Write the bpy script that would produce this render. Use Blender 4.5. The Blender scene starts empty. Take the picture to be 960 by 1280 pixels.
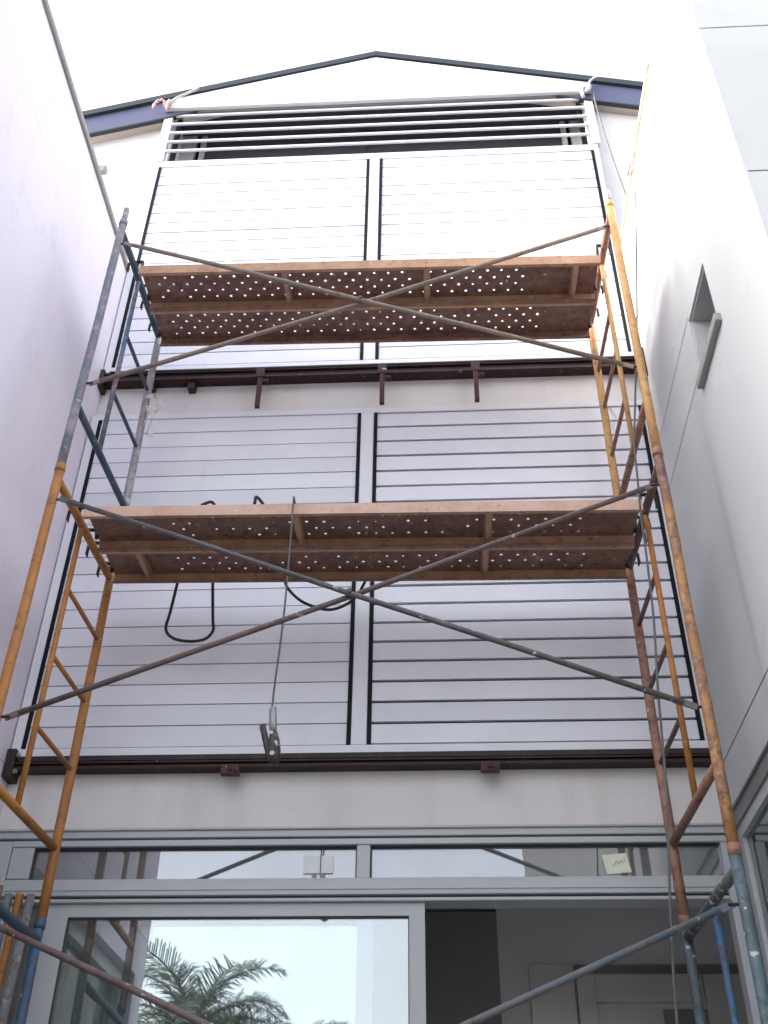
import bpy, bmesh, math, random
from mathutils import Vector, Matrix
random.seed(7)
S = bpy.context.scene
C = S.collection
R_ = math.radians

# ------------------------------------------------------------------ camera
pit, yaw, rol = R_(37.512), R_(-3.5167), R_(0.7937)
fw = Vector((math.sin(yaw) * math.cos(pit), math.cos(yaw) * math.cos(pit), math.sin(pit)))
rt = Vector((math.cos(yaw), -math.sin(yaw), 0))
up = rt.cross(fw)
r2 = math.cos(rol) * rt + math.sin(rol) * up
u2 = -math.sin(rol) * rt + math.cos(rol) * up
cd = bpy.data.cameras.new('camera')
cam = bpy.data.objects.new('camera', cd)
C.objects.link(cam)
cam.matrix_world = Matrix(((r2.x, u2.x, -fw.x, 0), (r2.y, u2.y, -fw.y, 0), (r2.z, u2.z, -fw.z, 1.5), (0, 0, 0, 1)))
cd.sensor_fit = 'VERTICAL'
cd.sensor_height = 36
cd.lens = 1318.28 / 1280 * 36
cd.clip_end = 2000
S.camera = cam

# ------------------------------------------------------------------ sky and sun
SUN_EL, SUN_AZ = 16.5, -91.0          # azimuth from +Y towards +X (degrees): the sun stands low on the left
W = bpy.data.worlds.new('World')
S.world = W
W.use_nodes = True
wn, wl = W.node_tree.nodes, W.node_tree.links
wn.clear()
wo = wn.new('ShaderNodeOutputWorld')
bg = wn.new('ShaderNodeBackground')
sky = wn.new('ShaderNodeTexSky')
sky.sky_type = 'NISHITA'
sky.sun_disc = False
sky.sun_elevation = R_(SUN_EL)
sky.sun_rotation = R_(SUN_AZ)
sky.air_density = 1.0
sky.dust_density = 4.0
sky.ozone_density = 1.0
hs = wn.new('ShaderNodeHueSaturation')
hs.inputs['Saturation'].default_value = 0.36
hs.inputs['Value'].default_value = 1.0
wl.new(sky.outputs[0], hs.inputs['Color'])
wl.new(hs.outputs[0], bg.inputs['Color'])
wl.new(bg.outputs[0], wo.inputs['Surface'])
bg.inputs['Strength'].default_value = 0.15
sl = bpy.data.lights.new('sun', 'SUN')
sl.energy = 2.2
sl.angle = R_(2.0)
sl.color = (1, 0.93, 0.84)
sun = bpy.data.objects.new('sun', sl)
C.objects.link(sun)
sd = Vector((math.sin(R_(SUN_AZ)) * math.cos(R_(SUN_EL)), math.cos(R_(SUN_AZ)) * math.cos(R_(SUN_EL)), math.sin(R_(SUN_EL))))
sun.rotation_euler = sd.to_track_quat('Z', 'Y').to_euler()
sun.location = sd * 30
S.view_settings.view_transform = 'Standard'
S.view_settings.look = 'None'
S.view_settings.gamma = 1
S.view_settings.use_curve_mapping = False
S.view_settings.exposure = 2.78
S.render.engine = 'CYCLES'
S.cycles.max_bounces = 8
S.cycles.diffuse_bounces = 5
S.cycles.glossy_bounces = 3

# ------------------------------------------------------------------ materials
def mat(name):
    m = bpy.data.materials.new(name)
    m.use_nodes = True
    return m, m.node_tree.nodes, m.node_tree.links, m.node_tree.nodes['Principled BSDF']

def noise(n, l, co, scale, detail=4, rough=0.55):
    t = n.new('ShaderNodeTexNoise')
    t.inputs['Scale'].default_value = scale
    t.inputs['Detail'].default_value = detail
    t.inputs['Roughness'].default_value = rough
    if co is not None:
        l.new(co, t.inputs['Vector'])
    return t.outputs['Fac']

def ramp(n, l, fac, a, b, ca=(0, 0, 0, 1), cb=(1, 1, 1, 1)):
    r = n.new('ShaderNodeValToRGB')
    r.color_ramp.elements[0].position = a
    r.color_ramp.elements[1].position = b
    r.color_ramp.elements[0].color = ca
    r.color_ramp.elements[1].color = cb
    l.new(fac, r.inputs['Fac'])
    return r.outputs['Color']

def mix(n, l, fac, a, b):
    m = n.new('ShaderNodeMix')
    m.data_type = 'RGBA'
    if isinstance(fac, float):
        m.inputs[0].default_value = fac
    else:
        l.new(fac, m.inputs[0])
    for s, v in ((m.inputs[6], a), (m.inputs[7], b)):
        if isinstance(v, tuple):
            s.default_value = (*v, 1)
        else:
            l.new(v, s)
    return m.outputs[2]

def coords(n, l, scale=None):
    g = n.new('ShaderNodeNewGeometry')
    if scale is None:
        return g.outputs['Position']
    mp = n.new('ShaderNodeMapping')
    mp.inputs['Scale'].default_value = scale
    l.new(g.outputs['Position'], mp.inputs['Vector'])
    return mp.outputs['Vector']

def bump(n, l, b, h, strength, dist=0.01):
    k = n.new('ShaderNodeBump')
    k.inputs['Strength'].default_value = strength
    k.inputs['Distance'].default_value = dist
    l.new(h, k.inputs['Height'])
    l.new(k.outputs[0], b.inputs['Normal'])

def plaster(name, col, dirt, grain=90, amt=0.5, streak=0.5, rough=0.85, bs=0.25):
    m, n, l, b = mat(name)
    P = coords(n, l)
    big = ramp(n, l, noise(n, l, P, 0.9, 5), 0.35, 0.75)
    st = ramp(n, l, noise(n, l, coords(n, l, (3.5, 3.5, 0.35)), 1.0, 6, 0.6), 0.5, 0.85)
    c1 = mix(n, l, big, col, tuple(x * (1 - 0.1 * amt) for x in col))
    c1 = mix(n, l, ramp(n, l, noise(n, l, P, 4.5, 8, 0.7), 0.56, 0.78), c1, tuple(x * 0.86 for x in col))
    mm = n.new('ShaderNodeMath'); mm.operation = 'MULTIPLY'; mm.inputs[1].default_value = streak
    l.new(st, mm.inputs[0])
    c2 = mix(n, l, mm.outputs[0], c1, dirt)
    l.new(c2, b.inputs['Base Color'])
    b.inputs['Roughness'].default_value = rough
    bm_ = n.new('ShaderNodeMath'); bm_.operation = 'MULTIPLY_ADD'; bm_.inputs[1].default_value = 2.2
    l.new(noise(n, l, coords(n, l, (1, 1, .55)), 7, 4, .6), bm_.inputs[0]); l.new(noise(n, l, P, grain, 3), bm_.inputs[2])
    bump(n, l, b, bm_.outputs[0], bs, 0.004)
    return m

def metal_paint(name, col, rough=0.4, var=0.06, grain=60, bs=0.05, metallic=0.0):
    m, n, l, b = mat(name)
    P = coords(n, l)
    f = noise(n, l, P, 2.5, 5)
    c = mix(n, l, ramp(n, l, f, 0.3, 0.75), col, tuple(x * (1 - var) for x in col))
    d = ramp(n, l, noise(n, l, coords(n, l, (9, 9, 1.2)), 1.0, 5), 0.62, 0.8)
    mm = n.new('ShaderNodeMath'); mm.operation = 'MULTIPLY'; mm.inputs[1].default_value = 0.35
    l.new(d, mm.inputs[0])
    c = mix(n, l, mm.outputs[0], c, tuple(x * 0.8 for x in col))
    l.new(c, b.inputs['Base Color'])
    b.inputs['Roughness'].default_value = rough
    b.inputs['Metallic'].default_value = metallic
    bump(n, l, b, noise(n, l, P, grain, 2), bs, 0.003)
    return m

def worn(name, col, col2, rust=0.35, splash=0.15, rustcol=(0.13, 0.05, 0.028), zmix=None):
    """worn scaffold paint: two paint tones, rust patches, plaster splashes"""
    m, n, l, b = mat(name)
    P = coords(n, l)
    c = mix(n, l, ramp(n, l, noise(n, l, P, 6, 6, 0.7), 0.42, 0.58), col, col2)
    if zmix:
        z0, z1, oc = zmix
        sx = n.new('ShaderNodeSeparateXYZ'); l.new(P, sx.inputs[0])
        ad = n.new('ShaderNodeMath'); ad.operation = 'MULTIPLY_ADD'
        ad.inputs[1].default_value = 0.5
        l.new(noise(n, l, P, 7, 4), ad.inputs[0]); l.new(sx.outputs[2], ad.inputs[2])
        mr = n.new('ShaderNodeMapRange'); mr.inputs['From Min'].default_value = z0 + .25; mr.inputs['From Max'].default_value = z1 + .25
        l.new(ad.outputs[0], mr.inputs['Value'])
        c = mix(n, l, mr.outputs[0], c, oc)
    rf = ramp(n, l, noise(n, l, P, 19, 8, 0.72), 0.60 - 0.24 * rust, 0.66 - 0.22 * rust)
    c = mix(n, l, rf, c, mix(n, l, ramp(n, l, noise(n, l, P, 40, 3), .35, .65), rustcol, tuple(x * 1.9 for x in rustcol)))
    sp = ramp(n, l, noise(n, l, P, 22, 5, 0.62), 0.70 - 0.20 * splash, 0.725 - 0.20 * splash)
    c = mix(n, l, sp, c, (0.52, 0.51, 0.5))
    l.new(c, b.inputs['Base Color'])
    b.inputs['Roughness'].default_value = 0.6
    bump(n, l, b, noise(n, l, P, 55, 5), 0.35, 0.004)
    return m

def glass(name, refl, tint, rough=0.0, gcol=(0.92, 1.0, 1.0), dust=0.07):
    m, n, l, b = mat(name)
    n.remove(b)
    o = n['Material Output']
    t = n.new('ShaderNodeBsdfTransparent'); t.inputs[0].default_value = (*tint, 1)
    g = n.new('ShaderNodeBsdfGlossy'); g.inputs['Roughness'].default_value = rough
    g.inputs['Color'].default_value = (*gcol, 1)
    P = coords(n, l)
    k = n.new('ShaderNodeBump'); k.inputs['Strength'].default_value = 0.02; k.inputs['Distance'].default_value = 0.02
    l.new(noise(n, l, P, 1.6, 2), k.inputs['Height']); l.new(k.outputs[0], g.inputs['Normal'])
    lw = n.new('ShaderNodeFresnel'); lw.inputs['IOR'].default_value = 1.5
    ad = n.new('ShaderNodeMath'); ad.operation = 'ADD'; ad.use_clamp = True; ad.inputs[1].default_value = refl
    l.new(lw.outputs[0], ad.inputs[0])
    x = n.new('ShaderNodeMixShader')
    l.new(ad.outputs[0], x.inputs[0]); l.new(t.outputs[0], x.inputs[1]); l.new(g.outputs[0], x.inputs[2])
    # thin film of building dust on the pane
    df = n.new('ShaderNodeBsdfDiffuse'); df.inputs['Color'].default_value = (0.55, 0.56, 0.56, 1)
    dm = n.new('ShaderNodeMapRange'); dm.inputs['From Min'].default_value = 0.3; dm.inputs['From Max'].default_value = 0.75
    dm.inputs['To Min'].default_value = dust * 0.6; dm.inputs['To Max'].default_value = dust * 1.5
    l.new(noise(n, l, P, 3.0, 6, 0.65), dm.inputs['Value'])
    y = n.new('ShaderNodeMixShader')
    l.new(dm.outputs[0], y.inputs[0]); l.new(x.outputs[0], y.inputs[1]); l.new(df.outputs[0], y.inputs[2])
    l.new(y.outputs[0], o.inputs['Surface'])
    return m

M = {}
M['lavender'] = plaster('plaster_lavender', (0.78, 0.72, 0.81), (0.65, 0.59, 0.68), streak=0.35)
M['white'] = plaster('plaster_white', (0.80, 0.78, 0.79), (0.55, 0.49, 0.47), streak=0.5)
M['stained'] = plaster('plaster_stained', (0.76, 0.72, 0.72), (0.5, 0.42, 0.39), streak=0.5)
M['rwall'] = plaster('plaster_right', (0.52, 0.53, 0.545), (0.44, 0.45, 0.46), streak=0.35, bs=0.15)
M['core'] = plaster('joint_mortar', (0.13, 0.13, 0.13), (0.1, 0.1, 0.1))
M['slat'] = metal_paint('white_lacquered_slat', (0.78, 0.775, 0.85), 0.36)
_n, _l = M['slat'].node_tree.nodes, M['slat'].node_tree.links
_b = _n['Principled BSDF']; _src = _b.inputs['Base Color'].links[0].from_socket
_oi = _n.new('ShaderNodeObjectInfo'); _mr = _n.new('ShaderNodeMapRange')
_mr.inputs['To Min'].default_value = 0.93; _mr.inputs['To Max'].default_value = 1.04
_l.new(_oi.outputs['Random'], _mr.inputs['Value'])
_vm = _n.new('ShaderNodeVectorMath'); _vm.operation = 'SCALE'
_l.new(_src, _vm.inputs[0]); _l.new(_mr.outputs[0], _vm.inputs['Scale']); _l.new(_vm.outputs[0], _b.inputs['Base Color'])
M['frame_white'] = metal_paint('white_lacquered_frame', (0.78, 0.775, 0.84), 0.4)
M['black'] = metal_paint('black_rail', (0.009, 0.010, 0.014), 0.6)
M['black'].node_tree.nodes['Principled BSDF'].inputs['Specular IOR Level'].default_value = 0.15
M['backing_pale'] = metal_paint('grey_backing', (0.2, 0.2, 0.22), 0.7)
M['backing'] = metal_paint('dark_backing', (0.04, 0.042, 0.05), 0.7)
M['maroon'] = worn('maroon_primer', (0.036, 0.008, 0.009), (0.02, 0.006, 0.007), 0.25, 0.0, (0.03, 0.01, 0.009))
M['maroon_red'] = worn('red_primer', (0.085, 0.018, 0.02), (0.06, 0.014, 0.016), 0.25, 0.05, (0.04, 0.012, 0.01))
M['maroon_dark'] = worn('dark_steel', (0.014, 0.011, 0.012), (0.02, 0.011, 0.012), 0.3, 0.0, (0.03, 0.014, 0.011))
M['fascia'] = metal_paint('blue_grey_fascia', (0.105, 0.115, 0.21), 0.5)
M['lip'] = metal_paint('dark_roof_edge', (0.022, 0.028, 0.036), 0.5)
M['soffit'] = plaster('soffit_tan', (0.5, 0.44, 0.40), (0.4, 0.34, 0.3))
M['rooftile'] = plaster('roof_sheet', (0.12, 0.12, 0.13), (0.08, 0.08, 0.09))
M['alu'] = metal_paint('grey_aluminium_frame', (0.50, 0.51, 0.53), 0.38, 0.05)
M['alu_dark'] = metal_paint('dark_gasket', (0.05, 0.052, 0.058), 0.6)
M['alu_side'] = metal_paint('dull_grey_lintel', (0.22, 0.225, 0.22), 0.55)
M['coping'] = plaster('coping_stone', (0.33, 0.32, 0.31), (0.22, 0.21, 0.2))
M['sill'] = plaster('grey_sill', (0.30, 0.30, 0.29), (0.2, 0.2, 0.19))
M['void'] = metal_paint('dark_room', (0.05, 0.048, 0.055), 0.9)
M['interior'] = plaster('interior_wall', (0.76, 0.745, 0.75), (0.68, 0.67, 0.67), streak=0.2)
M['interior_dark'] = plaster('interior_dark_panel', (0.28, 0.275, 0.285), (0.23, 0.23, 0.24), streak=0.2)
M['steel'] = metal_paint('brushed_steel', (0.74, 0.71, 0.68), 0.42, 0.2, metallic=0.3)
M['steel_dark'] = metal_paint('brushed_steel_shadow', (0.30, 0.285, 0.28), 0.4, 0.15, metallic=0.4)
M['glass_door'] = glass('glass_door', 0.17, (0.86, 0.9, 0.89), 0.008, (0.96, 0.97, 1.0))
M['glass_transom'] = glass('glass_transom', 0.17, (0.6, 0.64, 0.66), 0.0, (0.95, 0.96, 1.0), 0.16)
M['glass_inner'] = glass('glass_inner', 0.34, (0.5, 0.55, 0.55), 0.016, dust=0.02)
M['glass_side'] = glass('glass_side', 0.14, (0.55, 0.82, 0.78))
M['glass_dark'] = metal_paint('dark_window_glass', (0.075, 0.07, 0.085), 0.2)
M['blue'] = worn('worn_blue_paint', (0.055, 0.13, 0.24), (0.22, 0.22, 0.27), 0.35, 0.3)
M['bluegrey'] = worn('worn_blue_grey_paint', (0.12, 0.15, 0.21), (0.27, 0.25, 0.28), 0.3, 0.3, (0.16, 0.11, 0.10))
M['bluedark'] = worn('dark_blue_paint', (0.035, 0.075, 0.12), (0.06, 0.085, 0.115), 0.25, 0.08, (0.045, 0.05, 0.06))
M['brightblue'] = worn('bright_blue_paint', (0.045, 0.125, 0.26), (0.06, 0.10, 0.175), 0.35, 0.3, (0.045, 0.05, 0.06))
M['whitepipe'] = worn('pale_grey_pipe', (0.35, 0.34, 0.36), (0.25, 0.25, 0.28), 0.35, 0.5, (0.17, 0.12, 0.10))
M['yellow'] = worn('orange_yellow_paint', (0.44, 0.185, 0.04), (0.36, 0.14, 0.035), 0.28, 0.05, (0.20, 0.085, 0.035))
M['yellow2'] = worn('pale_yellow_paint', (0.56, 0.32, 0.125), (0.46, 0.24, 0.085), 0.2, 0.12, (0.26, 0.13, 0.06))
M['yellowrust'] = worn('rusty_yellow_paint', (0.43, 0.22, 0.09), (0.36, 0.17, 0.06), 0.5, 0.1, (0.16, 0.08, 0.055), (4.55, 4.85, (0.12, 0.062, 0.06)))
M['brown'] = worn('brown_primer', (0.13, 0.07, 0.066), (0.17, 0.10, 0.085), 0.3, 0.15, (0.08, 0.04, 0.035))
M['pinkrust'] = worn('rust_pink_tube', (0.36, 0.19, 0.12), (0.28, 0.14, 0.10), 0.4, 0.15, (0.15, 0.07, 0.05))
M['dirtyblue'] = worn('dirty_blue_paint', (0.10, 0.15, 0.19), (0.08, 0.10, 0.12), 0.35, 0.35, (0.05, 0.06, 0.065))
M['splat'] = worn('plaster_splashed_tube', (0.07, 0.085, 0.09), (0.12, 0.12, 0.12), 0.2, 0.55, (0.04, 0.04, 0.04))
M['brace_tan'] = worn('tan_grey_tube', (0.26, 0.21, 0.17), (0.2, 0.165, 0.14), 0.3, 0.1, (0.17, 0.10, 0.07))
M['brace_grey'] = worn('dark_grey_tube', (0.085, 0.08, 0.085), (0.12, 0.11, 0.11), 0.2, 0.25, (0.06, 0.045, 0.04))
M['brace_brown'] = worn('brown_grey_tube', (0.15, 0.105, 0.10), (0.115, 0.08, 0.08), 0.35, 0.2, (0.09, 0.05, 0.045))
M['brace_blue'] = worn('blue_grey_tube', (0.09, 0.115, 0.155), (0.13, 0.125, 0.135), 0.3, 0.15, (0.10, 0.075, 0.065))
M['plank'] = worn('rusty_plank', (0.27, 0.15, 0.105), (0.20, 0.11, 0.085), 0.38, 0.12, (0.12, 0.058, 0.045))
M['plank_rail'] = worn('orange_plank_rail', (0.50, 0.30, 0.19), (0.42, 0.235, 0.145), 0.2, 0.1, (0.26, 0.125, 0.08))
M['plank_rail_pink'] = worn('pinkish_plank_rail', (0.60, 0.40, 0.32), (0.53, 0.33, 0.25), 0.08, 0.12, (0.36, 0.19, 0.13))
M['cable'] = metal_paint('black_rubber', (0.012, 0.012, 0.014), 0.55)
M['cord'] = metal_paint('grey_cord', (0.10, 0.10, 0.105), 0.7)
M['rope'] = metal_paint('pale_rope', (0.62, 0.60, 0.57), 0.9)
M['ragpink'] = plaster('pink_rag', (0.62, 0.36, 0.34), (0.5, 0.3, 0.28))
M['ragwhite'] = plaster('white_rag', (0.66, 0.63, 0.63), (0.5, 0.46, 0.46))
M['clamp'] = worn('grimy_steel', (0.12, 0.11, 0.11), (0.05, 0.045, 0.045), 0.5, 0.35, (0.025, 0.018, 0.016))
M['clamp_light'] = metal_paint('galvanised_grip', (0.36, 0.355, 0.37), 0.35, 0.4, metallic=0.3)
M['paper'] = plaster('pane_sheet', (0.80, 0.82, 0.68), (0.7, 0.72, 0.6), streak=0.1)
M['white_rect'] = plaster('white_rectangle', (0.82, 0.83, 0.85), (0.75, 0.76, 0.78), streak=0.1)
M['pen'] = metal_paint('grey_ink', (0.45, 0.46, 0.42), 0.8)
M['pole'] = worn('orange_wood_pole', (0.60, 0.42, 0.27), (0.5, 0.32, 0.19), 0.25, 0.0, (0.30, 0.16, 0.09))
M['pave'] = plaster('concrete_paving', (0.30, 0.29, 0.28), (0.2, 0.19, 0.18), streak=0.2)
M['asphalt'] = plaster('asphalt_ground', (0.06, 0.06, 0.062), (0.045, 0.045, 0.046), streak=0.2)
M['opp'] = plaster('opposite_plaster', (0.42, 0.40, 0.39), (0.3, 0.28, 0.27))
def leafmat(name, a, b_):
    m, n, l, b = mat(name)
    c = mix(n, l, ramp(n, l, noise(n, l, coords(n, l), 2.5, 4), .35, .65), a, b_)
    l.new(c, b.inputs['Base Color']); b.inputs['Roughness'].default_value = 0.5
    return m
M['frond'] = leafmat('palm_leaf', (0.065, 0.085, 0.055), (0.10, 0.12, 0.08))
M['trunk'] = plaster('palm_trunk', (0.14, 0.10, 0.07), (0.07, 0.05, 0.035))

# ------------------------------------------------------------------ mesh helpers
class MB:
    def __init__(s):
        s.v, s.f = [], []
    def add(s, vs, fs):
        k = len(s.v)
        s.v += [Vector(a) for a in vs]
        s.f += [tuple(i + k for i in f) for f in fs]
        return s
    def box(s, x0, x1, y0, y1, z0, z1):
        return s.add([(x0, y0, z0), (x1, y0, z0), (x1, y1, z0), (x0, y1, z0), (x0, y0, z1), (x1, y0, z1), (x1, y1, z1), (x0, y1, z1)],
                     [(0, 3, 2, 1), (4, 5, 6, 7), (0, 1, 5, 4), (1, 2, 6, 5), (2, 3, 7, 6), (3, 0, 4, 7)])
    def prism_xz(s, pts, y0, y1):
        n = len(pts)
        vs = [(x, y0, z) for x, z in pts] + [(x, y1, z) for x, z in pts]
        fs = [tuple(range(n)), tuple(range(2 * n - 1, n - 1, -1))]
        fs += [((i + 1) % n, i, i + n, (i + 1) % n + n) for i in range(n)]
        return s.add(vs, fs)
    def path(s, pts, r, n=10, cap=True, flat=None):
        """round tube through pts; r a number or list"""
        pts = [Vector(p) for p in pts]
        m = len(pts)
        rs = r if isinstance(r, (list, tuple)) else [r] * m
        k0 = len(s.v)
        t = (pts[1] - pts[0]).normalized()
        a = t.orthogonal().normalized()
        for i, p in enumerate(pts):
            if i == 0: t = pts[1] - pts[0]
            elif i == m - 1: t = pts[-1] - pts[-2]
            else: t = (pts[i + 1] - pts[i]).normalized() + (pts[i] - pts[i - 1]).normalized()
            t = t.normalized() if t.length > 1e-9 else Vector((0, 0, 1))
            a = (a - t * a.dot(t)).normalized()
            b = t.cross(a)
            for j in range(n):
                w = 2 * math.pi * j / n
                s.v.append(p + (a * math.cos(w) + b * math.sin(w)) * rs[i])
        for i in range(m - 1):
            for j in range(n):
                q = k0 + i * n
                s.f.append((q + j, q + (j + 1) % n, q + n + (j + 1) % n, q + n + j))
        if cap:
            s.f.append(tuple(k0 + j for j in reversed(range(n))))
            s.f.append(tuple(k0 + (m - 1) * n + j for j in range(n)))
        return s

def obj(name, mb, m, parent=None, base=None, smooth=False, bevel=0):
    """one mesh object; verts given in world coordinates; base = origin"""
    if base is None:
        base = parent['_b'] if parent else None
        if base is None:
            xs = [v.x for v in mb.v]; ys = [v.y for v in mb.v]; zs = [v.z for v in mb.v]
            base = ((min(xs) + max(xs)) / 2, (min(ys) + max(ys)) / 2, min(zs))
    B = Vector(base)
    me = bpy.data.meshes.new(name)
    me.from_pydata([v - B for v in mb.v], [], mb.f)
    bm = bmesh.new(); bm.from_mesh(me)
    bmesh.ops.recalc_face_normals(bm, faces=bm.faces)
    if bevel:
        bmesh.ops.remove_doubles(bm, verts=bm.verts, dist=1e-5)
        bmesh.ops.bevel(bm, geom=[e for e in bm.edges if len(e.link_faces) == 2 and e.calc_face_angle(0) > 0.6], offset=bevel, segments=1, affect='EDGES')
    bm.to_mesh(me); bm.free()
    if smooth:
        for p in me.polygons:
            p.use_smooth = len(p.vertices) <= 4
    me.materials.append(M[m] if isinstance(m, str) else m)
    o = bpy.data.objects.new(name, me)
    C.objects.link(o)
    if parent:
        o.parent = parent
    else:
        o.location = B
    o['_b'] = tuple(base)
    return o

def tag(o, label, cat, group=None):
    o['label'] = label; o['category'] = cat
    if group: o['group'] = group
    return o

def thing(name, label, cat, base, group=None):
    o = bpy.data.objects.new(name, None)
    C.objects.link(o)
    o.empty_display_size = 0.1
    o.location = base
    o['_b'] = tuple(base)
    return tag(o, label, cat, group)

def struct(name, mb, m, **k):
    o = obj(name, mb, m, **k); o['kind'] = 'structure'
    return o

def smooth_pts(pts, k=6):
    P = [Vector(p) for p in pts]
    P = [P[0] * 2 - P[1]] + P + [P[-1] * 2 - P[-2]]
    out = []
    for i in range(1, len(P) - 2):
        for j in range(k):
            t = j / k
            a, b, c, d = P[i - 1], P[i], P[i + 1], P[i + 2]
            out.append(0.5 * ((2 * b) + (c - a) * t + (2 * a - 5 * b + 4 * c - d) * t * t + (3 * b - a - 3 * c + d) * t ** 3))
    out.append(P[-2])
    return out

XW0, XW1 = -2.355, 1.46      # left and right courtyard wall faces
YW = 5.33                    # facade plaster face
YP = 5.25                    # front of the slat screens
TER = 0.75                   # terrace level

# ------------------------------------------------------------------ ground
struct('ground', MB().box(-400, 400, -400, 400, -0.5, 0), 'asphalt')
struct('terrace', MB().box(XW0 + .002, XW1 - .002, 3.2, 5.46, 0.0, TER).box(XW0 + .1, XW1 - .1, 2.9, 3.2, 0, .5).box(XW0 + .1, XW1 - .1, 2.6, 2.9, 0, .25), 'pave')
# ------------------------------------------------------------------ left wall
t = thing('side_wall', 'lavender plastered side wall on the left with grey coping', 'wall', (-2.5, 3.8, 0))
mb = MB()
mb.box(-2.65, XW0, 2.2, 5.6, 3.87, 7.95)
mb.box(-2.65, XW0, 2.2, 5.6, 3.57, 3.864)
mb.box(-2.65, XW0 - .008, 2.2, 5.6, 3.864, 3.87)
mb.box(-2.65, XW0, 2.2, 2.45, 0, 3.57)
mb.box(-2.65, XW0, 5.42, 5.6, 0, 3.57)
mb.box(-2.65, XW0, 2.45, 5.42, 0, 1.0)
obj('plaster_face', mb, 'lavender', t)
obj('coping', MB().box(-2.69, XW0 + .025, 2.17, YW - .004, 7.952, 8.0), 'coping', t, bevel=.006)
w = MB()
w.box(-2.55, -2.43, 2.45, 5.42, 3.47, 3.57).box(-2.55, -2.43, 2.45, 5.42, 1.0, 1.08)
for y0, y1 in ((2.45, 2.53), (3.9, 3.97), (5.34, 5.42)):
    w.box(-2.545, -2.435, y0, y1, 1.08, 3.47)
wf = obj('window_frame', w, 'alu', t)
for y0, y1 in ((2.53, 3.9), (3.97, 5.34)):
    obj('window_pane', MB().box(-2.5, -2.49, y0, y1, 1.08, 3.47), 'glass_side', wf)
# dim room behind the left window
struct('side_room', MB().box(-4.5, -2.66, 2.2, 2.3, 0, 3.6).box(-4.5, -2.66, 5.5, 5.6, 0, 3.6).box(-4.5, -2.66, 2.3, 5.5, 3.6, 3.7).box(-4.6, -4.5, 2.2, 5.6, 0, 3.7), 'interior_dark')

# ------------------------------------------------------------------ right wall with its return towards the camera
t = thing('side_wall', 'pale grey panelled side wall on the right with a deep small window', 'wall', (2.4, 4.0, 0))
XC = XW1 + .012
RY0, RY1, RZ0, RZ1 = 3.75, 4.17, 5.56, 6.02
YR, ZR = 2.97, 8.0
core = MB()
core.box(XC, 1.80, YR + .012, RY0, 3.58, ZR)
core.box(XC, 1.80, RY1, 5.6, 3.58, ZR)
core.box(XC, 1.80, RY0, RY1, RZ1, ZR)
core.box(XC, 1.80, RY0, RY1, 3.58, RZ0)
core.box(XC, 1.80, YR + .012, 3.25, 0, 3.58).box(XC, 1.80, 5.32, 5.6, 0, 3.58).box(XC, 1.80, 3.25, 5.32, 0, 1.0)
core.box(1.80, 5.0, YR + .012, YR + .3, 0, ZR)
obj('wall_core', core, 'core', t)
g = .0055
J = (3.82, 5.64, 6.05, 6.985)
def rp(boxes, name='render_panel'):
    m_ = MB()
    for (y0, y1, z0, z1) in boxes:
        m_.box(XW1, XC, y0, y1, z0, z1)
    obj(name, m_, 'rwall', t)
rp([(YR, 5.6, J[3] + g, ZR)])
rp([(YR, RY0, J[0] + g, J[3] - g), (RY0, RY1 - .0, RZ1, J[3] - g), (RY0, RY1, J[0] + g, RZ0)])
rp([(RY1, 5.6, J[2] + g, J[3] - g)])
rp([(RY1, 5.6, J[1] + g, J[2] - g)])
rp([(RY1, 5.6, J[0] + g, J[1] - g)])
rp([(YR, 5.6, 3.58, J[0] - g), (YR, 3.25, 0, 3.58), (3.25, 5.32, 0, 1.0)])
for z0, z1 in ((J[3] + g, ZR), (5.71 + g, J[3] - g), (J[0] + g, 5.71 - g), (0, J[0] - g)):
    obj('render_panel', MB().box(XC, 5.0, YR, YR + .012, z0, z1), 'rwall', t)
# small window: reveal, sill, frame and pane
rv = MB().box(XC + .001, 1.80, RY1 - .011, RY1 - .001, RZ0, RZ1 - .012).box(XC + .001, 1.80, RY0 + .001, RY0 + .011, RZ0, RZ1 - .012)
rv.box(XC + .001, 1.80, RY0 + .001, RY1 - .001, RZ1 - .0115, RZ1 - .001)
obj('window_reveal', rv, 'rwall', t)
obj('window_sill', MB().box(XW1 - .035, 1.75, RY0 - .06, RY1 + .02, RZ0 - .055, RZ0 + .0), 'sill', t, bevel=.004)
wf = obj('window_frame', MB().box(1.585, 1.63, RY0 + .012, RY0 + .05, RZ0, RZ1 - .013).box(1.585, 1.63, RY1 - .05, RY1 - .012, RZ0, RZ1 - .013).box(1.585, 1.63, RY0 + .05, RY1 - .05, RZ1 - .06, RZ1 - .013).box(1.585, 1.63, RY0 + .05, RY1 - .05, RZ0, RZ0 + .05), 'alu_side', t)
obj('window_pane', MB().box(1.60, 1.61, RY0 + .05, RY1 - .05, RZ0 + .05, RZ1 - .06), 'glass_dark', wf)
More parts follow.
